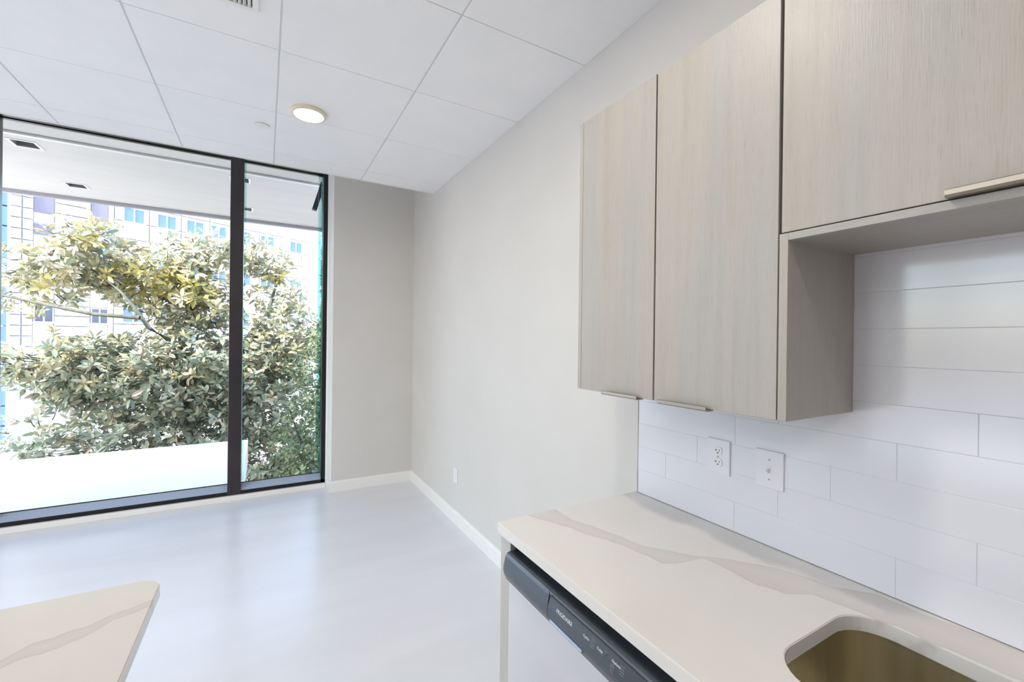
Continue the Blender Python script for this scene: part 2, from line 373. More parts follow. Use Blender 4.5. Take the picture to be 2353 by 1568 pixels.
# ------------------------------------------------------------------ upper cabinets
def cabinet(label, y0, y1, z0, z1, doors, parts):
    c = thing('wall_cabinet', (W-.165, (y0+y1)/2, z0), label, 'cabinet', None); return c
XF = 1.037; XD = XF+.019; ZB = 1.312; ZC = 2.315
c1 = thing('wall_cabinet', (1.2, .93, ZB), 'tall greyed oak wall cabinet with two upright doors over the outlets', 'cabinet')
box('side_panel', XF, W, 1.290, 1.308, ZB, ZC, M['oak'], c1, .0008)
box('side_panel', XF, W-.010, .5485, .568, ZB, 1.7445, M['oak'], c1, .0008)
boxes_ = boxes('carcass', [(XD+.002, W-.010, .5685, 1.2895, ZB+.002, ZB+.020), (XD+.002, W-.010, .5685, 1.2895, ZC-.02, ZC-.001), (W-.03, W-.010, .5685, 1.2895, ZB+.02, ZC-.02), (XD+.002, W-.03, .9285, .9465, ZB+.02, ZC-.02)], M['dwseal'], c1); boxes_.location = -c1.location
d1 = box('door', XF, XD, .9408, 1.2885, ZB, ZC, M['oak'], c1, .0008)
d2 = box('door', XF, XD, .5710, .9352, ZB, ZC, M['oak'], c1, .0008)
def edge_pull(door, ya, yb, z, big=1.0):
    pts = [(XF+.012, z-.0045), (XF-.016*big, z-.0045), (XF-.020*big, z-.001), (XF-.020*big, z+.0075*big), (XF-.0175*big, z+.0085*big), (XF-.0165*big, z+.001), (XF+.0, z-.0012), (XF+.012, z-.0012)]
    return prism('handle', pts, 1, ya, yb, M['handle'], door, smooth=False)
edge_pull(d1, .990, 1.154, ZB)
edge_pull(d2, .742, .905, ZB)
c2 = thing('wall_cabinet', (1.2, .16, 1.728), 'shorter greyed oak wall cabinet over the open tiled niche', 'cabinet')
d3 = box('door', XF, XD, -.250, .5632, 1.7470, ZC, M['oak'], c2, .0008)
box('bottom_rail', XF, XD+.004, -.250, .5485, 1.728, 1.7445, M['oakh'], c2, .0008)
box('bottom_panel', XD+.004, W-.010, -.250, .5485, 1.7285, 1.7435, M['oakh'], c2)
k = boxes('carcass', [(XD+.006, W-.010, -.25, .5665, 1.7475, 1.7525), (XD+.002, W-.010, -.25, .5665, ZC-.02, ZC-.001), (W-.03, W-.010, -.25, .5665, 1.753, ZC-.02), (XD+.002, W-.03, -.25, -.23, 1.753, ZC-.02)], M['dwseal'], c2); k.location = -c2.location
box('side_panel', XF, W, -.270, -.251, ZB, ZC, M['oak'], c2)
k = prism('handle', [(XF-.0005, 1.7462), (XF-.018, 1.7462), (XF-.022, 1.750), (XF-.022, 1.7585), (XF-.019, 1.7605), (XF-.0005, 1.7605)], 1, -.02, .281, M['handle'], d3)

# ------------------------------------------------------------------ base run: worktop, sink, dishwasher, cabinets
CT = .864; XC = .704
def rrect(x0, x1, y0, y1, r, n=8):
    pts = []
    for cx, cy, a0 in ((x1-r, y1-r, 0), (x0+r, y1-r, 90), (x0+r, y0+r, 180), (x1-r, y0+r, 270)):
        for i in range(n+1):
            a = math.radians(a0+90*i/n); pts.append((cx+r*math.cos(a), cy+r*math.sin(a)))
    return pts
def slab_with_hole(name, outer, hole, z0, z1, mt, bev=.002):
    """outer and hole have equal numbers of points, matched round the ring"""
    bm = bmesh.new(); n = len(outer)
    oo = [[bm.verts.new((x, y, z)) for x, y in outer] for z in (z0, z1)]
    hh = [[bm.verts.new((x, y, z)) for x, y in hole] for z in (z0, z1)]
    for i in range(n):
        j = (i+1) % n
        bm.faces.new((oo[1][i], oo[1][j], hh[1][j], hh[1][i])); bm.faces.new((oo[0][j], oo[0][i], hh[0][i], hh[0][j]))
        bm.faces.new((oo[0][i], oo[0][j], oo[1][j], oo[1][i])); bm.faces.new((hh[0][j], hh[0][i], hh[1][i], hh[1][j]))
    bmesh.ops.recalc_face_normals(bm, faces=bm.faces)
    ed = [e for e in bm.edges if len(e.link_faces) == 2 and e.calc_face_angle(0) > .8]
    bmesh.ops.bevel(bm, geom=ed, offset=bev, segments=2, affect='EDGES')
    me = D.meshes.new(name); bm.to_mesh(me); bm.free(); return link(name, me, mt)
SX0, SX1, SY0, SY1 = .868, 1.226, -.14, .490
hole = rrect(SX0, SX1, SY0, SY1, .085, 8)
def ring_outer(x0, x1, y0, y1, hole):
    cx, cy = (SX0+SX1)/2, (SY0+SY1)/2; out = []
    m = len(hole)//4
    cor = [(x1, y1), (x0, y1), (x0, y0), (x1, y0)]
    for q in range(4):
        a = cor[q]
        for i in range(m):
            t = i/(m-1)
            px, py = hole[q*m+i]
            if q == 0: p = (x1, py+(y1-py)*min(1, 2*t)) if t < .5 else (px+(x1-px)*(1-(t-.5)*2), y1)
            elif q == 1: p = (px+(x0-px)*min(1, 2*t), y1) if t < .5 else (x0, py+(y1-py)*(1-(t-.5)*2))
            elif q == 2: p = (x0, py+(y0-py)*min(1, 2*t)) if t < .5 else (px+(x0-px)*(1-(t-.5)*2), y0)
            else: p = (px+(x1-px)*min(1, 2*t), y0) if t < .5 else (x1, py+(y0-py)*(1-(t-.5)*2))
            out.append(p)
    return out
outer = ring_outer(XC, W, -.75, 1.319, hole)
wt = slab_with_hole('worktop', outer, hole, CT-.036, CT, M['quartz'])
tag(wt, 'white quartz worktop with a grey vein along the tiled wall', 'countertop')
# sink
def sink():
    s = thing('sink', ((SX0+SX1)/2, (SY0+SY1)/2, CT-.036), 'undermount stainless steel sink cut into the worktop', 'sink')
    levels = [(CT-.0368, .006, .085), (CT-.10, .005, .085), (CT-.19, .000, .080), (CT-.215, -.015, .075), (CT-.226, -.045, .05), (CT-.228, -.10, .02)]
    bm = bmesh.new(); rings = []
    flange = [bm.verts.new((x, y, CT-.0368)) for x, y in rrect(SX0-.015, SX1+.015, SY0-.015, SY1+.015, .095, 8)]
    for z, g, r in levels: rings.append([bm.verts.new((x, y, z)) for x, y in rrect(SX0-g, SX1+g, SY0-g, SY1+g, max(r+g, .02), 8)])
    n = len(flange); f2 = [bm.verts.new(v.co) for v in rings[0]]
    for i in range(n): bm.faces.new((flange[i], flange[(i+1) % n], f2[(i+1) % n], f2[i]))
    for a, b in zip(rings, rings[1:]):
        for i in range(n): bm.faces.new((a[i], a[(i+1) % n], b[(i+1) % n], b[i]))
    bm.faces.new(rings[-1][::-1])
    for v in bm.verts: v.co -= s.location
    bmesh.ops.recalc_face_normals(bm, faces=bm.faces)
    me = D.meshes.new('bowl'); bm.to_mesh(me); bm.free()
    for p in me.polygons: p.use_smooth = True
    b = link('bowl', me, M['steel'], s)
    lathe('drain', [(.045, .0035), (.040, .0045), (.034, .002), (0.0, .002)], ((SX0+SX1)/2, .17, CT-.2275), M['handle'], s, 32)
sink()
# end filler
ep = thing('end_panel', (.74, 1.27, 0), 'pale grey end panel holding up the far end of the worktop', 'panel')
box('front_strip', .712, .732, 1.240, 1.305, 0, CT-.0365, M['panel'], ep, .001)
box('side_sheet', .732, W-.017, 1.288, 1.305, 0, CT-.0365, M['panel'], ep, .001)
# dishwasher
DY0, DY1 = .530, 1.238
dw = thing('dishwasher', (.98, .94, 0), 'pale dishwasher with a black control panel under the worktop', 'dishwasher')
box('tub', .745, 1.30, DY0, DY1, .10, .815, M['dwseal'], dw)
box('door', .704, .744, DY0+.002, DY1-.002, .115, .705, M['dwdoor'], dw, .004)
box('toe_kick', .755, .775, DY0, DY1, 0, .098, M['slot'], dw)
pf = [(.744, .796), (.706, .797), (.698, .794), (.692, .785), (.686, .760), (.684, .745), (.687, .730), (.696, .709), (.702, .705), (.744, .705)]
cp = prism('control_panel', pf, 1, DY0+.001, DY1-.001, M['dwpanel'], dw)
# central raised field with chamfered lower corners and the pull lip under it
pg = [(.690, .792), (.6905, .786), (.6846, .760), (.6826, .745), (.6846, .733), (.690, .733)]
bf = prism('button_field', pg, 1, .565, .982, M['dwpanel'], cp, bevel=.0006)
lip = prism('pull_lip_highlight', [(.700, .730), (.6845, .7295), (.6825, .7265), (.6850, .7215), (.700, .7215)], 1, .835, .972, M['sill'], cp, bevel=.001)  # pale blue colour paints in the handle pocket's highlight
sm = prism('panel_seam', [(.6915, .792), (.6904, .786), (.6850, .760), (.6830, .745), (.6855, .731), (.690, .724), (.693, .724)], 1, .9825, .9845, M['slot'], cp)
def text(name, s, size, y, z, x, mt, parent, lean=.235, ext=.0004):
    cu = D.curves.new(name, 'FONT'); cu.body = s; cu.size = size; cu.extrude = ext; cu.resolution_u = 2
    t = D.objects.new(name, cu); COL.objects.link(t); bpy.context.view_layer.update()
    me = D.meshes.new_from_object(t.evaluated_get(bpy.context.evaluated_depsgraph_get())); D.objects.remove(t)
    o = link(name, me, mt, parent); me.materials.clear(); me.materials.append(mt)
    # text x -> -Y, text y -> up the leaning face, normal -> -X
    ux = Vector((0, -1, 0)); n = Vector((-math.cos(lean), 0, math.sin(lean))); uy = n.cross(ux)
    mw = Matrix(((ux.x, uy.x, n.x, 0), (ux.y, uy.y, n.y, 0), (ux.z, uy.z, n.z, 0), (0, 0, 0, 1)))
    mw.translation = Vector((x, y, z))-world_loc(parent); o.matrix_local = mw
    return o
def fx(z): return .6846+(z-.760)*(.6905-.6846)/(.786-.760)-.0004
text('brand_lettering', 'FRIGIDAIRE', .0135, .944, .7645, fx(.7645), M['print'], cp)
text('button_lettering', 'Cycles', .0085, .832, .768, fx(.768), M['print'], cp)
text('button_lettering', 'Delay', .0085, .781, .768, fx(.768), M['print'], cp)
text('button_lettering', 'Options', .0085, .732, .770, fx(.770), M['print'], cp)
for (ya, n) in ((.803, 4), (.705, 4), (.733, -4), (.757, 1)):
    bl = []
    for i in range(abs(n)):
        z = (.778-.0055*i) if n > 0 else (.764-.0045*i)
        bl.append((fx(z)-.0002, fx(z)+.0006, ya-.013+.0012*(i % 2), ya, z-.0009, z+.0009))
    k = boxes('cycle_marks', bl, M['printdim'], cp); k.location = -world_loc(cp)
# sink base cabinets beyond the dishwasher
sb = thing('base_cabinet', (1.0, -.05, 0), 'pale grey sink cabinet under the steel sink', 'cabinet')
kk = boxes('carcass', [(.732, W-.017, -.74, -.722, .1, CT-.0365), (.732, W-.017, .507, .525, .1, CT-.0365), (.732, W-.017, -.722, .507, .1, .118)], M['panel'], sb); kk.location = -sb.location
for a, b in ((-.735, -.285), (-.282, .168), (.171, .523)):
    dd = box('door', .712, .731, a, b, .102, CT-.05, M['panel'], sb, .001)
    prism('handle', [(.712, CT-.048), (.694, CT-.048), (.694, CT-.060), (.697, CT-.060), (.697, CT-.051), (.712, CT-.051)], 1, a+.14, b-.14, M['handle'], dd)
box('toe_kick', .775, .79, -.735, .523, 0, .1, M['slot'], sb)

# ------------------------------------------------------------------ island
def island():
    isl = thing('kitchen_island', (-.95, .75, 0), 'kitchen island with a rounded veined white quartz top', 'island')
    pts = rrect(-1.70, -.222, .16, 1.432, .055, 10)
    prism('countertop', pts, 2, CT-.030, CT, M['quartz_island_shaded'], isl, bevel=.003)
    box('cabinet_body', -1.62, -.30, .45, 1.38, .09, CT-.0305, M['panel'], isl, .002)
    box('toe_kick', -1.58, -.34, .49, 1.34, 0, .09, M['slot'], isl)
    for a in (-1.62, -1.18, -.74): 
        d = box('door', a+.002, a+.438, .431, .4495, .11, CT-.045, M['oak'], isl, .001)
island()

# ------------------------------------------------------------------ wall plates
def plate(label, y0, y1, z0, z1, x, kind):
    t = thing({'outlet': 'wall_outlet', 'switch': 'light_switch', 'blank': 'wall_outlet'}[kind], (x, (y0+y1)/2, (z0+z1)/2), label, 'switch' if kind == 'switch' else 'outlet')
    yc, zc = (y0+y1)/2, (z0+z1)/2
    box('cover_plate', x-.006, x, y0, y1, z0, z1, M['plate'], t, .0022, 3)
    if kind == 'outlet':
        for s in (1, -1):
            zz = zc+s*.0195
            pts = [(yc+.0165*math.cos(a), zz+.0165*math.sin(a)*1.0) for a in [math.radians(q) for q in range(0, 360, 15)]]
            pts = [(p[0], max(min(p[1], zz+.0135), zz-.0135)) for p in pts]
            rc = prism('receptacle', pts, 0, x-.0085, x-.0055, M['plate'], t)
            k = boxes('socket_slots', [(x-.0089, x-.0084, yc+.005, yc+.0068, zz-.001, zz+.006), (x-.0089, x-.0084, yc-.0068, yc-.005, zz, zz+.006), (x-.0089, x-.0084, yc+.0068, yc+.0105, zz+.0018, zz+.0036), (x-.0089, x-.0084, yc-.002, yc+.002, zz-.0085, zz-.0045)], M['slot'], rc)
            k.location = -world_loc(rc)
    elif kind == 'switch':
        a = box('toggle_slot', x-.0068, x-.0055, yc-.005, yc+.005, zc-.0125, zc+.0125, M['plate'], t, .0004)
        g = prism('toggle', [(x-.006, zc+.004), (x-.020, zc-.004), (x-.0195, zc-.010), (x-.006, zc-.007)], 1, yc-.0035, yc+.0035, M['plate'], t, bevel=.0008)
    else:
        pts = [(yc+.017*math.cos(a), zc+.033*math.sin(a)) for a in [math.radians(q) for q in range(0, 360, 20)]]
        prism('receptacle', [(yc-.016, zc-.033), (yc+.016, zc-.033), (yc+.016, zc+.033), (yc-.016, zc+.033)], 0, x-.0075, x-.0055, M['plate'], t, bevel=.0008)
    if kind != 'blank':
        for s in ((-.030, .030) if kind == 'switch' else (0,)):
            k = lathe('screw', [(.0028, 0), (.0028, .0008), (.0015, .0012), (0, .0012)], (x-.006, yc, zc+s), M['handle'], t, 12); k.rotation_euler = (0, -math.pi/2, 0)
XT = W-.0095
plate('white duplex outlet on the tiles under the oak cabinet', .893, .977, 1.043, 1.161, XT, 'outlet')
plate('white toggle light switch on the tiles, right of the outlet', .720, .805, 1.045, 1.161, XT, 'switch')
plate('small white outlet low on the bare wall past the worktop', 3.25, 3.328, .325, .44, W, 'blank')

# ------------------------------------------------------------------ ceiling fittings
def downlight(x, y, label, power):
    t = thing('ceiling_light', (x, y, C), label, 'light', 'added flush round ceiling lights' if label.startswith('round flush') else None)
    lathe('trim_ring', [(.100, 0), (.100, -.012), (.094, -.019), (.084, -.021), (.081, -.016), (.0805, -.002)], (x, y, C), M['lampring'], t, 64)
    lathe('diffuser', [(.0805, -.014), (.070, -.0185), (.04, -.0205), (0, -.021)], (x, y, C), M['emit'], t, 64)
    li = D.lights.new('lamp', 'AREA'); li.shape = 'DISK'; li.size = .15; li.energy = power; li.color = (1, .94, .87)
    lo = D.objects.new('lamp', li); COL.objects.link(lo); lo.parent = t; lo.location = (0, 0, -.026)
downlight(.221, 2.905, 'single lit round ceiling light near the window', 1.5)
for (x, y) in ((.22, .95), (-1.55, .95), (-3.2, .95), (-3.2, 2.905), (.22, -1.0), (-1.55, -1.0)):  # unseen lamps, added and weighted to brighten the room
    downlight(x, y, 'round flush ceiling light added for fill, outside the picture', ADDED_LAMP*(.4 if y < 0 else .7 if x > 0 else .2 if x > -3 else 1.3))

sp = tag(lathe('sprinkler_cover', [(.042, -.003), (.042, -.0045), (.036, -.007), (.0, -.0078)], (-.026, 3.237, C), M['trim'], None, 40), 'small round white sprinkler cover on the ceiling by the lamp', 'sprinkler')
lathe('collar', [(.033, .0), (.033, -.0031), (0, -.0031)], (-.026, 3.237, C), M['soffit_grey'], sp, 32)
av = thing('air_vent', (-.24, 1.95, C), 'white slatted air vent cut by the top of the picture', 'vent')
X0, X1, Y0_, Y1_ = -.46, -.034, 1.78, 2.118
k = boxes('vent_frame', [(X0, X1, Y1_-.022, Y1_, C-.010, C-.0002), (X0, X1, Y0_, Y0_+.022, C-.010, C-.0002), (X0, X0+.022, Y0_+.022, Y1_-.022, C-.010, C-.0002), (X1-.022, X1, Y0_+.022, Y1_-.022, C-.010, C-.0002)], M['trim'], av); k.location = -av.location
box('duct_opening', X0+.02, X1-.02, Y0_+.02, Y1_-.02, C-.0015, C-.0004, M['slot'], av)
sm_ = None; xx = X0+.030
while xx < X1-.028:
    if sm_ is None:
        s_ = prism('slat', [(-.006, -.009), (-.0045, -.0095), (.006, -.0018), (.0045, -.0015)], 1, -(Y1_-Y0_)/2+.022, (Y1_-Y0_)/2-.022, M['trim'], None); s_.parent = av; sm_ = s_.data
    else: s_ = link('slat', sm_, None, av)
    s_.location = Vector((xx, (Y0_+Y1_)/2, C))-av.location; xx += .0165

# ------------------------------------------------------------------ outside: terrace, soffit
YD = 7.38
tr = D.objects.new('terrace', None); COL.objects.link(tr); tr.location = (-4, 6, -.3); struct(tr)
k = boxes('slab', [(-9, -.192, YG+.15, YD, -.33, -.012)], M['deckside'], tr); k.location = -tr.location
ys = [YG+.15, 5.74, 6.54, YD]
for a, b in zip(ys, ys[1:]):
    xx = -9
    for x2 in (-6.0, -3.4, -.19):
        box('deck_panel', xx+.0015, x2-.0015, a+.0015, b-.0015, -.012, 0, M['concrete'], tr, .001, 1); xx = x2
so = D.objects.new('soffit', None); COL.objects.link(so); so.location = (-2, 6, 3.3); struct(so)
def holes_slab():
    ZS = 3.211; bl = []
    lights = [(x, y) for x in (-1.89, -.245) for y in (5.58, 6.81)]
    s = .082
    ycuts = [(YG+.15, 5.58-s), (5.58-s, 5.58+s), (5.58+s, 6.81-s), (6.81-s, 6.81+s), (6.81+s, YD)]
    for a, b in ycuts:
        lx = [x for x, y in lights if a < y < b]
        if not lx: bl.append((-9, 4.5, a, b, ZS, ZS+.15)); continue
        x0 = -9
        for x in sorted(lx): bl.append((x0, x-s, a, b, ZS, ZS+.15)); x0 = x+s
        bl.append((x0, 4.5, a, b, ZS, ZS+.15))
    k = boxes('soffit_slab', bl, M['soffit'], so); k.location = -so.location
    for i, (x, y) in enumerate(lights):
        if y < 6: lab = 'recessed square soffit light nearer the glass'
        else: lab = 'recessed square soffit light near the outer edge'
        if x > -1: lab += ', beside the mullion'
        else: lab += ', at the left'
        t = thing('soffit_light', (x, y, ZS), lab, 'light', 'square soffit lights')
        k = boxes('housing', [(x-s, x+s, y-s, y+s, ZS+.06, ZS+.15), (x-s, x-s+.006, y-s, y+s, ZS, ZS+.06), (x+s-.006, x+s, y-s, y+s, ZS, ZS+.06), (x-s, x+s, y-s, y-s+.006, ZS, ZS+.06), (x-s, x+s, y+s-.006, y+s, ZS, ZS+.06)], M['recess'], t); k.location = -t.location
        f = s+.016
        k = boxes('frame', [(x-f, x+f, y-f, y-s+.004, ZS-.006, ZS), (x-f, x+f, y+s-.004, y+f, ZS-.006, ZS), (x-f, x-s+.004, y-s+.004, y+s-.004, ZS-.006, ZS), (x+s-.004, x+f, y-s+.004, y+s-.004, ZS-.006, ZS)], M['trim'], t); k.location = -t.location
    k = boxes('drip_edge', [(-9, 4.5, YD+.004, YD+.07, 3.168, 3.36)], M['soffit_grey'], so); k.location = -so.location
    k = boxes('joint_bead', [(-9, 4.5, 5.275, 5.325, ZS-.022, ZS)], M['trim'], so, bevel=.006); k.location = -so.location
    k = boxes('outer_roof_and_sun_block', [(-9, 8, YG+.15, YD+.07, 3.362, 3.62), (-9, XL-.15, -6, YG+.15, 3.362, 3.62)], M['trim'], so); k.location = -so.location  # the left arm is unseen, added to keep sun off the side glazing
holes_slab()
# green glass fin with its dark stay at the right end of the glazing
fin = tag(box('glass_fin', .512, .524, YG+.16, YG+.42, .0, 3.19, M['glassedge']), 'narrow green glass fin outside the right window jamb', 'glass fin')
br = prism('stay_bracket', [(.512, 3.16), (.508, 3.16), (.425, 2.86), (.47, 2.85), (.511, 3.0)], 1, YG+.34, YG+.40, M['wglass_dark'], fin)

# ------------------------------------------------------------------ outside: street and building
struct(box('ground', -90, 90, 7.6, 120, -5.2, -5.0, M['pave']))
struct(box('ground_near', -90, XL-.3, -60, 7.6, -5.2, -5.0, M['pave']))
S = 1.6
u_ = Vector((.881, .472, 0)).normalized(); n_ = Vector((.472, -.881, 0)).normalized()   # n_ faces the camera
P0 = Vector((-4.93, 24.0, 1.4907)); P0 = Vector((P0.x*S, P0.y*S, CAMZ))
bld = thing('apartment_building', (P0.x, P0.y, -5), 'pale panelled building behind the tree with blue windows', 'building')
bld.rotation_euler = (0, 0, math.atan2(u_.y, u_.x))
def zf(z): return CAMZ+(z-CAMZ)*S+5
def fb(name, u0, u1, z0, z1, d0, d1, mt, parent=None, share=None):
    """facade box in building coordinates; depth d measured towards the camera"""
    o = boxes(name, [(u0*S, u1*S, -d1, -d0, zf(z0), zf(z1))], mt, parent or bld); return o
fb('wall', -3.5, 8.2, -2.55, 13, -6, -.08, M['clad_grey'])
pm = {}
def panel(u0, u1, z0, z1, mt='clad', proud=.0):
    key = (round(u1-u0, 3), round(z1-z0, 3), mt)
    w_, h_ = (u1-u0)*S-.06, (z1-z0)*S-.06
    if key not in pm:
        o = boxes('cladding_panel', [(-w_/2, w_/2, -.08, 0, -h_/2, h_/2)], M[mt], bld, bevel=.01, seg=1); pm[key] = o.data
    else: o = link('cladding_panel', pm[key], None, bld)
    o.location = ((u0+u1)/2*S, 0, (zf(z0)+zf(z1))/2)
wins = []
def facade_window(u0, u1, z0, z1, g='wglass'):
    f = boxes('window', [(u0*S, u1*S, -.14, -.08, zf(z0), zf(z0)+.045), (u0*S, u1*S, -.14, -.08, zf(z1)-.045, zf(z1)), (u0*S, u0*S+.045, -.14, -.08, zf(z0)+.045, zf(z1)-.045), (u1*S-.045, u1*S, -.14, -.08, zf(z0)+.045, zf(z1)-.045),
                         ((u0+u1)/2*S-.03, (u0+u1)/2*S+.03, -.15, -.08, zf(z0)+.045, zf(z1)-.045), (u0*S-.05, u1*S+.05, -.24, -.08, zf(z0)-.06, zf(z0))], M['wframe'], bld)
    um = (u0+u1)/2
    boxes('pane', [(u0*S+.045, um*S-.03, -.11, -.085, zf(z0)+.045, zf(z1)-.045)], M[g], f)
    boxes('pane', [(um*S+.03, u1*S-.045, -.11, -.085, zf(z0)+.045, zf(z1)-.045)], M[g], f)
zr = [1.25+.72*k for k in range(10)]          # joint heights
us = [-3.5, -3.13, -2.84]
for a, b in zip(us, us[1:]):
    for z in [-.9+.39*k for k in range(26)]:
        panel(a, b, z, z+.39)
for z in [-.9+.39*k for k in range(26)]:
    panel(-2.30, -1.28, z, z+.39, 'clad_grey' if z > 1.9 else 'clad')
us = [-.58+1.17*k for k in range(8)]+[8.19]
for a, b in zip(us, us[1:]):
    for z in [-.9+.72*k for k in range(14)]: panel(a, b, z, z+.72)
for ua, ub in ((-2.83, -2.31), (-1.27, -.75)):
    for z0 in (-.2, 1.96):
        facade_window(ua, ub, z0, z0+.62, 'wglass_dark')
        fb('bay_panel', ua, ub, z0+.66, z0+1.38, -.08, -.02, M['clad'])
        fb('bay_panel', ua, ub, z0+1.42, z0+2.12, -.08, -.02, M['clad'])
    for z0, z1, mt in ((4.12, 4.60, 'clad_dark'), (4.66, 5.20, 'clad_grey'), (5.24, 5.62, 'clad_dark'), (5.68, 6.02, 'clad_grey'), (6.06, 7.0, 'clad_dark'), (7.04, 8.2, 'clad_grey'), (8.24, 9.6, 'clad_dark')):
        fb('bay_panel', ua, ub, z0, z1, -.08, -.02, M[mt])
fb('corner_post', -.74, -.60, -.9, 9, -.08, .12, M['clad_grey'])
for k_, uu in enumerate((-.30, .85, 1.95, 2.95, 4.1, 5.3, 6.9)):
    for z0 in (-.1, 2.05, 4.15, 6.28, 8.4): facade_window(uu, uu+.72, z0, z0+.62)
# slim teal curtain-wall tower parts at the two ends of the view
ct = thing('glass_tower', (P0.x+u_.x*8.35*S, P0.y+u_.y*8.35*S, -5), 'teal glass tower edge seen at the right of the window', 'building')
ct.rotation_euler = bld.rotation_euler
for k_ in range(12): boxes('glass_panel', [(0, 2.6, -.7, -.2, .4+k_*1.5, 1.86+k_*1.5)], M['cyan'], ct)
boxes('frame', [(-.1, 0, -.8, 0, 0, 19), (.85, .93, -.78, -.7, 0, 19), (-.1, 2.7, -.2, -.05, 0, 19)], M['wframe'], ct)
c3_ = thing('glass_tower', (P0.x-u_.x*3.56*S+n_.x*1.2, P0.y-u_.y*3.56*S+n_.y*1.2, -5), 'pale blue glass bay seen at the left of the window', 'building')
c3_.rotation_euler = bld.rotation_euler
for k_ in range(14): boxes('glass_panel', [(-4.5, -.05, -.1, .9, .4+k_*1.1, 1.42+k_*1.1)], M['wglass'], c3_)
boxes('frame', [(-.05, .05, -.15, 1.0, 0, 16), (-4.6, -4.5, -.15, 1.0, 0, 16)], M['wframe'], c3_)
# white street wall glimpsed low through the leaves
tag(box('street_wall', -16, 6, 20, 20.5, -5, -3.2, M['clad'], None, .02), 'low pale street wall glimpsed through the lower leaves', 'wall')

# ------------------------------------------------------------------ outside: trees
rng = np.random.default_rng(7)
def leaf_geo(c, d, nrm, L, wd):
    """c base, d direction, nrm normal -> 6 verts"""
    s = np.cross(d, nrm); s /= (np.linalg.norm(s)+1e-9); up = np.cross(s, d)
    return [c, c+d*L*.35+s*wd*.5+up*wd*.12, c+d*L*.72+s*wd*.42+up*wd*.05-up*L*.03, c+d*L-up*L*.10, c+d*L*.72-s*wd*.42+up*wd*.05-up*L*.03, c+d*L*.35-s*wd*.5+up*wd*.12, c+d*L*.5-up*wd*.06]
LF = [(0, 1, 6), (1, 2, 6), (2, 3, 6), (3, 4, 6), (4, 5, 6), (5, 0, 6)]
def mesh_np(name, V, Fc, m, parent=None):
    me = D.meshes.new(name); nv = len(V); nf = len(Fc)
    me.vertices.add(nv); me.vertices.foreach_set('co', np.asarray(V, dtype=np.float32).ravel())
    me.loops.add(nf*3); me.loops.foreach_set('vertex_index', np.asarray(Fc, dtype=np.int32).ravel())
    me.polygons.add(nf); me.polygons.foreach_set('loop_start', np.arange(0, nf*3, 3, dtype=np.int32)); me.polygons.foreach_set('loop_total', np.full(nf, 3, dtype=np.int32))
    me.update(calc_edges=True); me.validate()
    return link(name, me, m, parent)
def tube(name, paths, m, parent=None, n=7):
    """paths: list of [(x,y,z,r),...]"""
    vs, fs = [], []
    for P in paths:
        b0 = len(vs)
        for i, p in enumerate(P):
            a = Vector(P[max(i-1, 0)][:3]); b = Vector(P[min(i+1, len(P)-1)][:3]); d = (b-a).normalized()
            s = d.orthogonal().normalized(); t = d.cross(s)
            for k in range(n):
                q = 2*math.pi*k/n; vs.append(tuple(Vector(p[:3])+(s*math.cos(q)+t*math.sin(q))*p[3]))
        for i in range(len(P)-1):
            for k in range(n): fs.append((b0+i*n+k, b0+i*n+(k+1) % n, b0+(i+1)*n+(k+1) % n, b0+(i+1)*n+k))
    return new_mesh(name, vs, fs, m, parent, True)
def sample_crown(blobs, spacing_count):
    pts = []; tags = []
    vol = np.array([b[3]*b[4]*b[5]*b[6] for b in blobs]); pr = vol/vol.sum()
    for _ in range(spacing_count):
        k = rng.choice(len(blobs), p=pr); b = blobs[k]
        v = rng.normal(size=3); v /= np.linalg.norm(v); r = rng.random()**(1/2.2)
        p = np.array(b[:3])+v*r*np.array(b[3:6]); p = p+rng.normal(size=3)*.04
        pts.append(p); tags.append((k, r, v))
    return np.array(pts), tags
def build_leaves(pts, tags, blobs, L0, per, mats_of):
    out = {}
    leaves = []
    for p, (k, r, v) in zip(pts, tags):
        axis = v*.6+np.array([0, -.15, .7])+rng.normal(size=3)*.35; axis /= np.linalg.norm(axis)
        a = np.cross(axis, [0.3, .2, .9]); a /= np.linalg.norm(a); b = np.cross(axis, a)
        n = rng.integers(per[0], per[1]); ph = rng.random()*6.28; mk = mats_of(p, k)
        for i in range(n):
            q = ph+2*math.pi*i/n+rng.normal()*.5; sp_ = .50+.48*rng.random()
            d = (a*math.cos(q)+b*math.sin(q))*sp_+axis*(1-sp_)*1.1; d /= np.linalg.norm(d)
            L = L0*(.65+.6*rng.random()); wd = L*(.30+.10*rng.random())
            nr = axis+rng.normal(size=3)*.6; nr /= np.linalg.norm(nr)
            leaves.append((p+d*.012+axis*rng.normal()*.035, d, nr, L, wd, mk))
    return leaves
cams = np.array([0, 0, CAMZ])
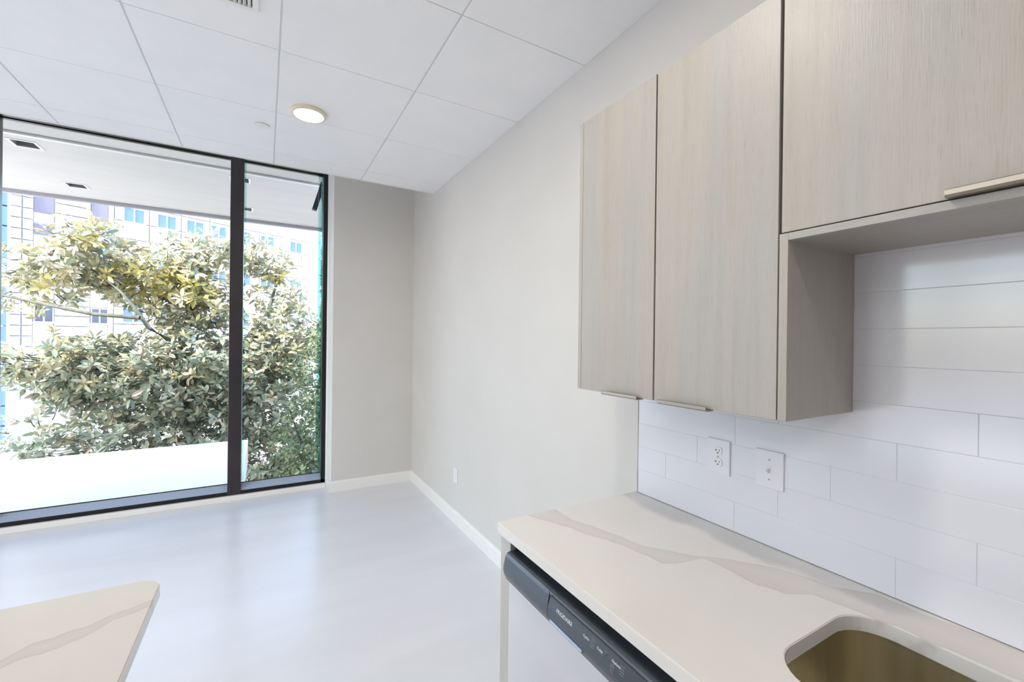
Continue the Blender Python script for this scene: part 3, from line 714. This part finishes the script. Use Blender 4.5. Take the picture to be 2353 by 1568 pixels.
def plant(root, leaves, kinds, n_single):
    dist = [np.linalg.norm(l[0]-cams) for l in leaves]
    # leaves that stand nearest inside the glazed view become parts of their own
    def inview(p):
        q = Vector(p)-Vector(cams); f = q.dot(F)
        if f <= 0: return False
        x = 1176.5+995.9*q.dot(R2)/f; y = 784-995.9*q.dot(U2)/f
        return 20 < x < 725 and 480 < y < 1100 and not 515 < x < 565
    order = [i for i in np.argsort(dist) if inview(leaves[i][0])][:n_single]; single = set(order)
    proto = {}
    for i in order:
        c, d, nr, L, wd, mk = leaves[i]
        if mk not in proto:
            V = leaf_geo(np.zeros(3), np.array([1., 0, 0]), np.array([0, 0, 1.]), 1.0, .42)
            me = D.meshes.new('leaf'); me.from_pydata([tuple(v) for v in V], [], LF); me.materials.append(M[mk]); proto[mk] = me
        o = D.objects.new('leaf', proto[mk]); COL.objects.link(o); o.parent = root
        dv = Vector(d); s = dv.cross(Vector(nr)).normalized(); u = s.cross(dv)
        # local x -> d, y -> side, z -> up
        y_ = u.cross(dv)
        mw = Matrix(((dv.x*L, y_.x*L, u.x*L, c[0]-root.location.x), (dv.y*L, y_.y*L, u.y*L, c[1]-root.location.y), (dv.z*L, y_.z*L, u.z*L, c[2]-root.location.z), (0, 0, 0, 1)))
        o.matrix_local = mw
    for mk in kinds:
        V = []; Fc = []
        for i, l in enumerate(leaves):
            if l[5] != mk or i in single: continue
            b = len(V); V += leaf_geo(l[0], l[1], l[2], l[3], l[4]); Fc += [(x+b, y+b, z+b) for x, y, z in LF]
        if not V: continue
        V = np.array(V)-np.array(root.location)
        o = mesh_np(kinds[mk], V, Fc, M[mk], root); o['kind'] = 'stuff'
# crown pads: x, y, z, rx, ry, rz, density
blobs = [
 (-1.25, 10.0, .75, 2.0, 1.3, .95, 1.0),
 (-2.75, 9.6, .95, .85, .9, .55, 1.0),
 (-1.55, 10.0, 2.55, 1.15, .9, .62, 1.1),
 (-1.15, 10.1, 2.0, .85, .8, .5, 1.1),
 (-3.3, 10.2, 2.3, .6, .6, .5, .9),
 (-2.85, 9.7, 2.62, .85, .7, .45, 1.2),
 (-2.45, 9.3, 3.05, .50, .5, .30, 1.2),
 (-1.15, 10.2, 3.15, .80, .6, .36, 1.1),
 (-.35, 10.4, 3.15, .50, .6, .40, 1.0),
 (.10, 10.3, 2.95, .48, .6, .45, 1.0),
 (.25, 10.2, 2.2, .60, .6, .50, 1.0),
 (.45, 9.8, 1.3, .80, .9, .85, 1.0),
 (-.2, 9.6, .2, 1.0, 1.0, .8, 1.0),
 (-1.6, 9.4, -.35, 1.7, .9, .62, .9),
 (.3, 9.0, -.9, .9, .8, .8, 1.0),
 (-1.2, 9.4, -1.3, 1.7, .9, .8, .5),
 (-3.2, 10.2, -.3, .9, .8, .6, .35),
]
tree = thing('magnolia_tree', (-1.1, 10.2, -5), 'large magnolia tree with glossy leaves filling the window view', 'tree')
paths = [
 [(-1.1, 10.2, -5, .17), (-1.05, 10.15, -3, .15), (-1.15, 10.1, -1.2, .125), (-1.2, 10.05, .2, .11), (-1.35, 9.9, 1.2, .09)],
]
def rel(P): return [[(x+1.1, y-10.2, z+5, r) for x, y, z, r in p] for p in P]
tube('trunk', rel(paths), M['bark'], tree, 12)
limbs = [
 [(-1.35, 9.9, 1.2, .06), (-1.4, 9.3, 1.42, .045), (-1.62, 9.0, 1.62, .034), (-1.80, 8.95, 1.95, .026), (-2.0, 9.1, 2.2, .018), (-2.4, 9.3, 2.55, .009)],
 [(-1.35, 9.9, 1.2, .07), (-1.2, 9.9, 1.9, .055), (-1.25, 10, 2.6, .04), (-1.1, 10.1, 3.3, .018)],
 [(-1.72, 8.9, 1.78, .034), (-2.3, 9.0, 1.82, .028), (-2.9, 9.2, 1.95, .02), (-3.5, 9.3, 2.1, .011)],
 [(-1.2, 10.05, .2, .07), (-.6, 9.9, .9, .055), (0, 10, 1.7, .04), (.2, 10.2, 2.6, .025), (.15, 10.2, 3.2, .012)],
 [(-1.2, 10.05, .0, .06), (-1.9, 9.7, .4, .045), (-2.7, 9.5, .8, .03), (-3.3, 9.5, 1.0, .014)],
 [(-1.15, 10.1, -1.0, .06), (-.4, 9.7, -.6, .045), (.4, 9.4, -.2, .028), (.9, 9.3, .4, .014)],
 [(-1.15, 10.1, -1.2, .05), (-2.0, 9.6, -.9, .036), (-3.0, 9.6, -.4, .018)],
]
for l in limbs: tube('branch', rel([l]), M['bark'], tree, 8)
pts, tg = sample_crown(blobs, 3700)
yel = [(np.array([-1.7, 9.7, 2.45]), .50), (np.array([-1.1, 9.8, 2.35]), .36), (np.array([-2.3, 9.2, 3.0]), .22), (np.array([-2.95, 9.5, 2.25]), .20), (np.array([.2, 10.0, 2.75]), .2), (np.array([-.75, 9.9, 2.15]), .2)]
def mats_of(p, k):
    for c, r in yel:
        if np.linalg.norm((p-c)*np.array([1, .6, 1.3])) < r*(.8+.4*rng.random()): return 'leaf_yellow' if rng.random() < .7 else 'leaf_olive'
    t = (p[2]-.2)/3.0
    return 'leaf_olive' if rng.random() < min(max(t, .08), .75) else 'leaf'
lv = build_leaves(pts, tg, blobs, .145, (7, 12), mats_of)
tw = []
for p, (k, r, v) in zip(pts, tg):
    if rng.random() < .55:
        b = blobs[k]; c = np.array(b[:3]); q = p+(c-p)*.35; mid = (p+q)/2-np.array([0, 0, .03])
        tw.append([(*q, .010), (*mid, .008), (*p, .004)])
tube('twigs', rel(tw), M['bark'], tree, 4)['kind'] = 'stuff'
plant(tree, lv, {'leaf': 'green_foliage', 'leaf_olive': 'olive_foliage', 'leaf_yellow': 'yellow_foliage'}, 300)
# denser small-leaved tree low on the right, nearer the glass
t2 = thing('evergreen_tree', (1.0, 9.3, -5), 'darker small-leaved tree low behind the right window pane', 'tree')
b2 = [(.85, 8.6, .55, .55, .7, .8, 1.0), (.7, 8.4, -.4, .7, .7, .75, 1.0), (1.1, 8.8, 1.45, .45, .6, .5, .8), (.6, 8.3, -1.3, .9, .8, .8, .8)]
tube('trunk', [[(0, 0, 0, .12), (-.05, -.1, 2, .10), (-.1, -.3, 4, .07), (-.1, -.5, 5.6, .035), (.05, -.6, 6.5, .015)]], M['bark'], t2, 10)
for l in ([(-.1, -.3, 4, .05), (-.4, -.8, 4.6, .03), (-.6, -1.0, 5.2, .012)], [(-.1, -.4, 4.8, .04), (.2, -.7, 5.6, .025), (.25, -.7, 6.2, .01)]): tube('branch', [l], M['bark'], t2, 7)
p2, g2 = sample_crown(b2, 900)
lv2 = build_leaves(p2, g2, b2, .085, (8, 13), lambda p, k: 'leaf_deep')
plant(t2, lv2, {'leaf_deep': 'green_foliage'}, 120)

# ------------------------------------------------------------------ portals that guide the daylight through the two glazed walls
def portal(name, loc, rot, sx, sy):
    li = D.lights.new(name, 'AREA'); li.shape = 'RECTANGLE'; li.size = sx; li.size_y = sy; li.cycles.is_portal = True
    o = D.objects.new(name, li); COL.objects.link(o); o.location = loc; o.rotation_euler = rot
portal('daylight_portal', ((XL+.53)/2, YG+.2, 1.6), (-math.pi/2, 0, 0), 4.7, 3.0)
portal('daylight_portal', (XL-.2, 1.82, 1.45), (0, -math.pi/2, 0), 2.8, 1.84)
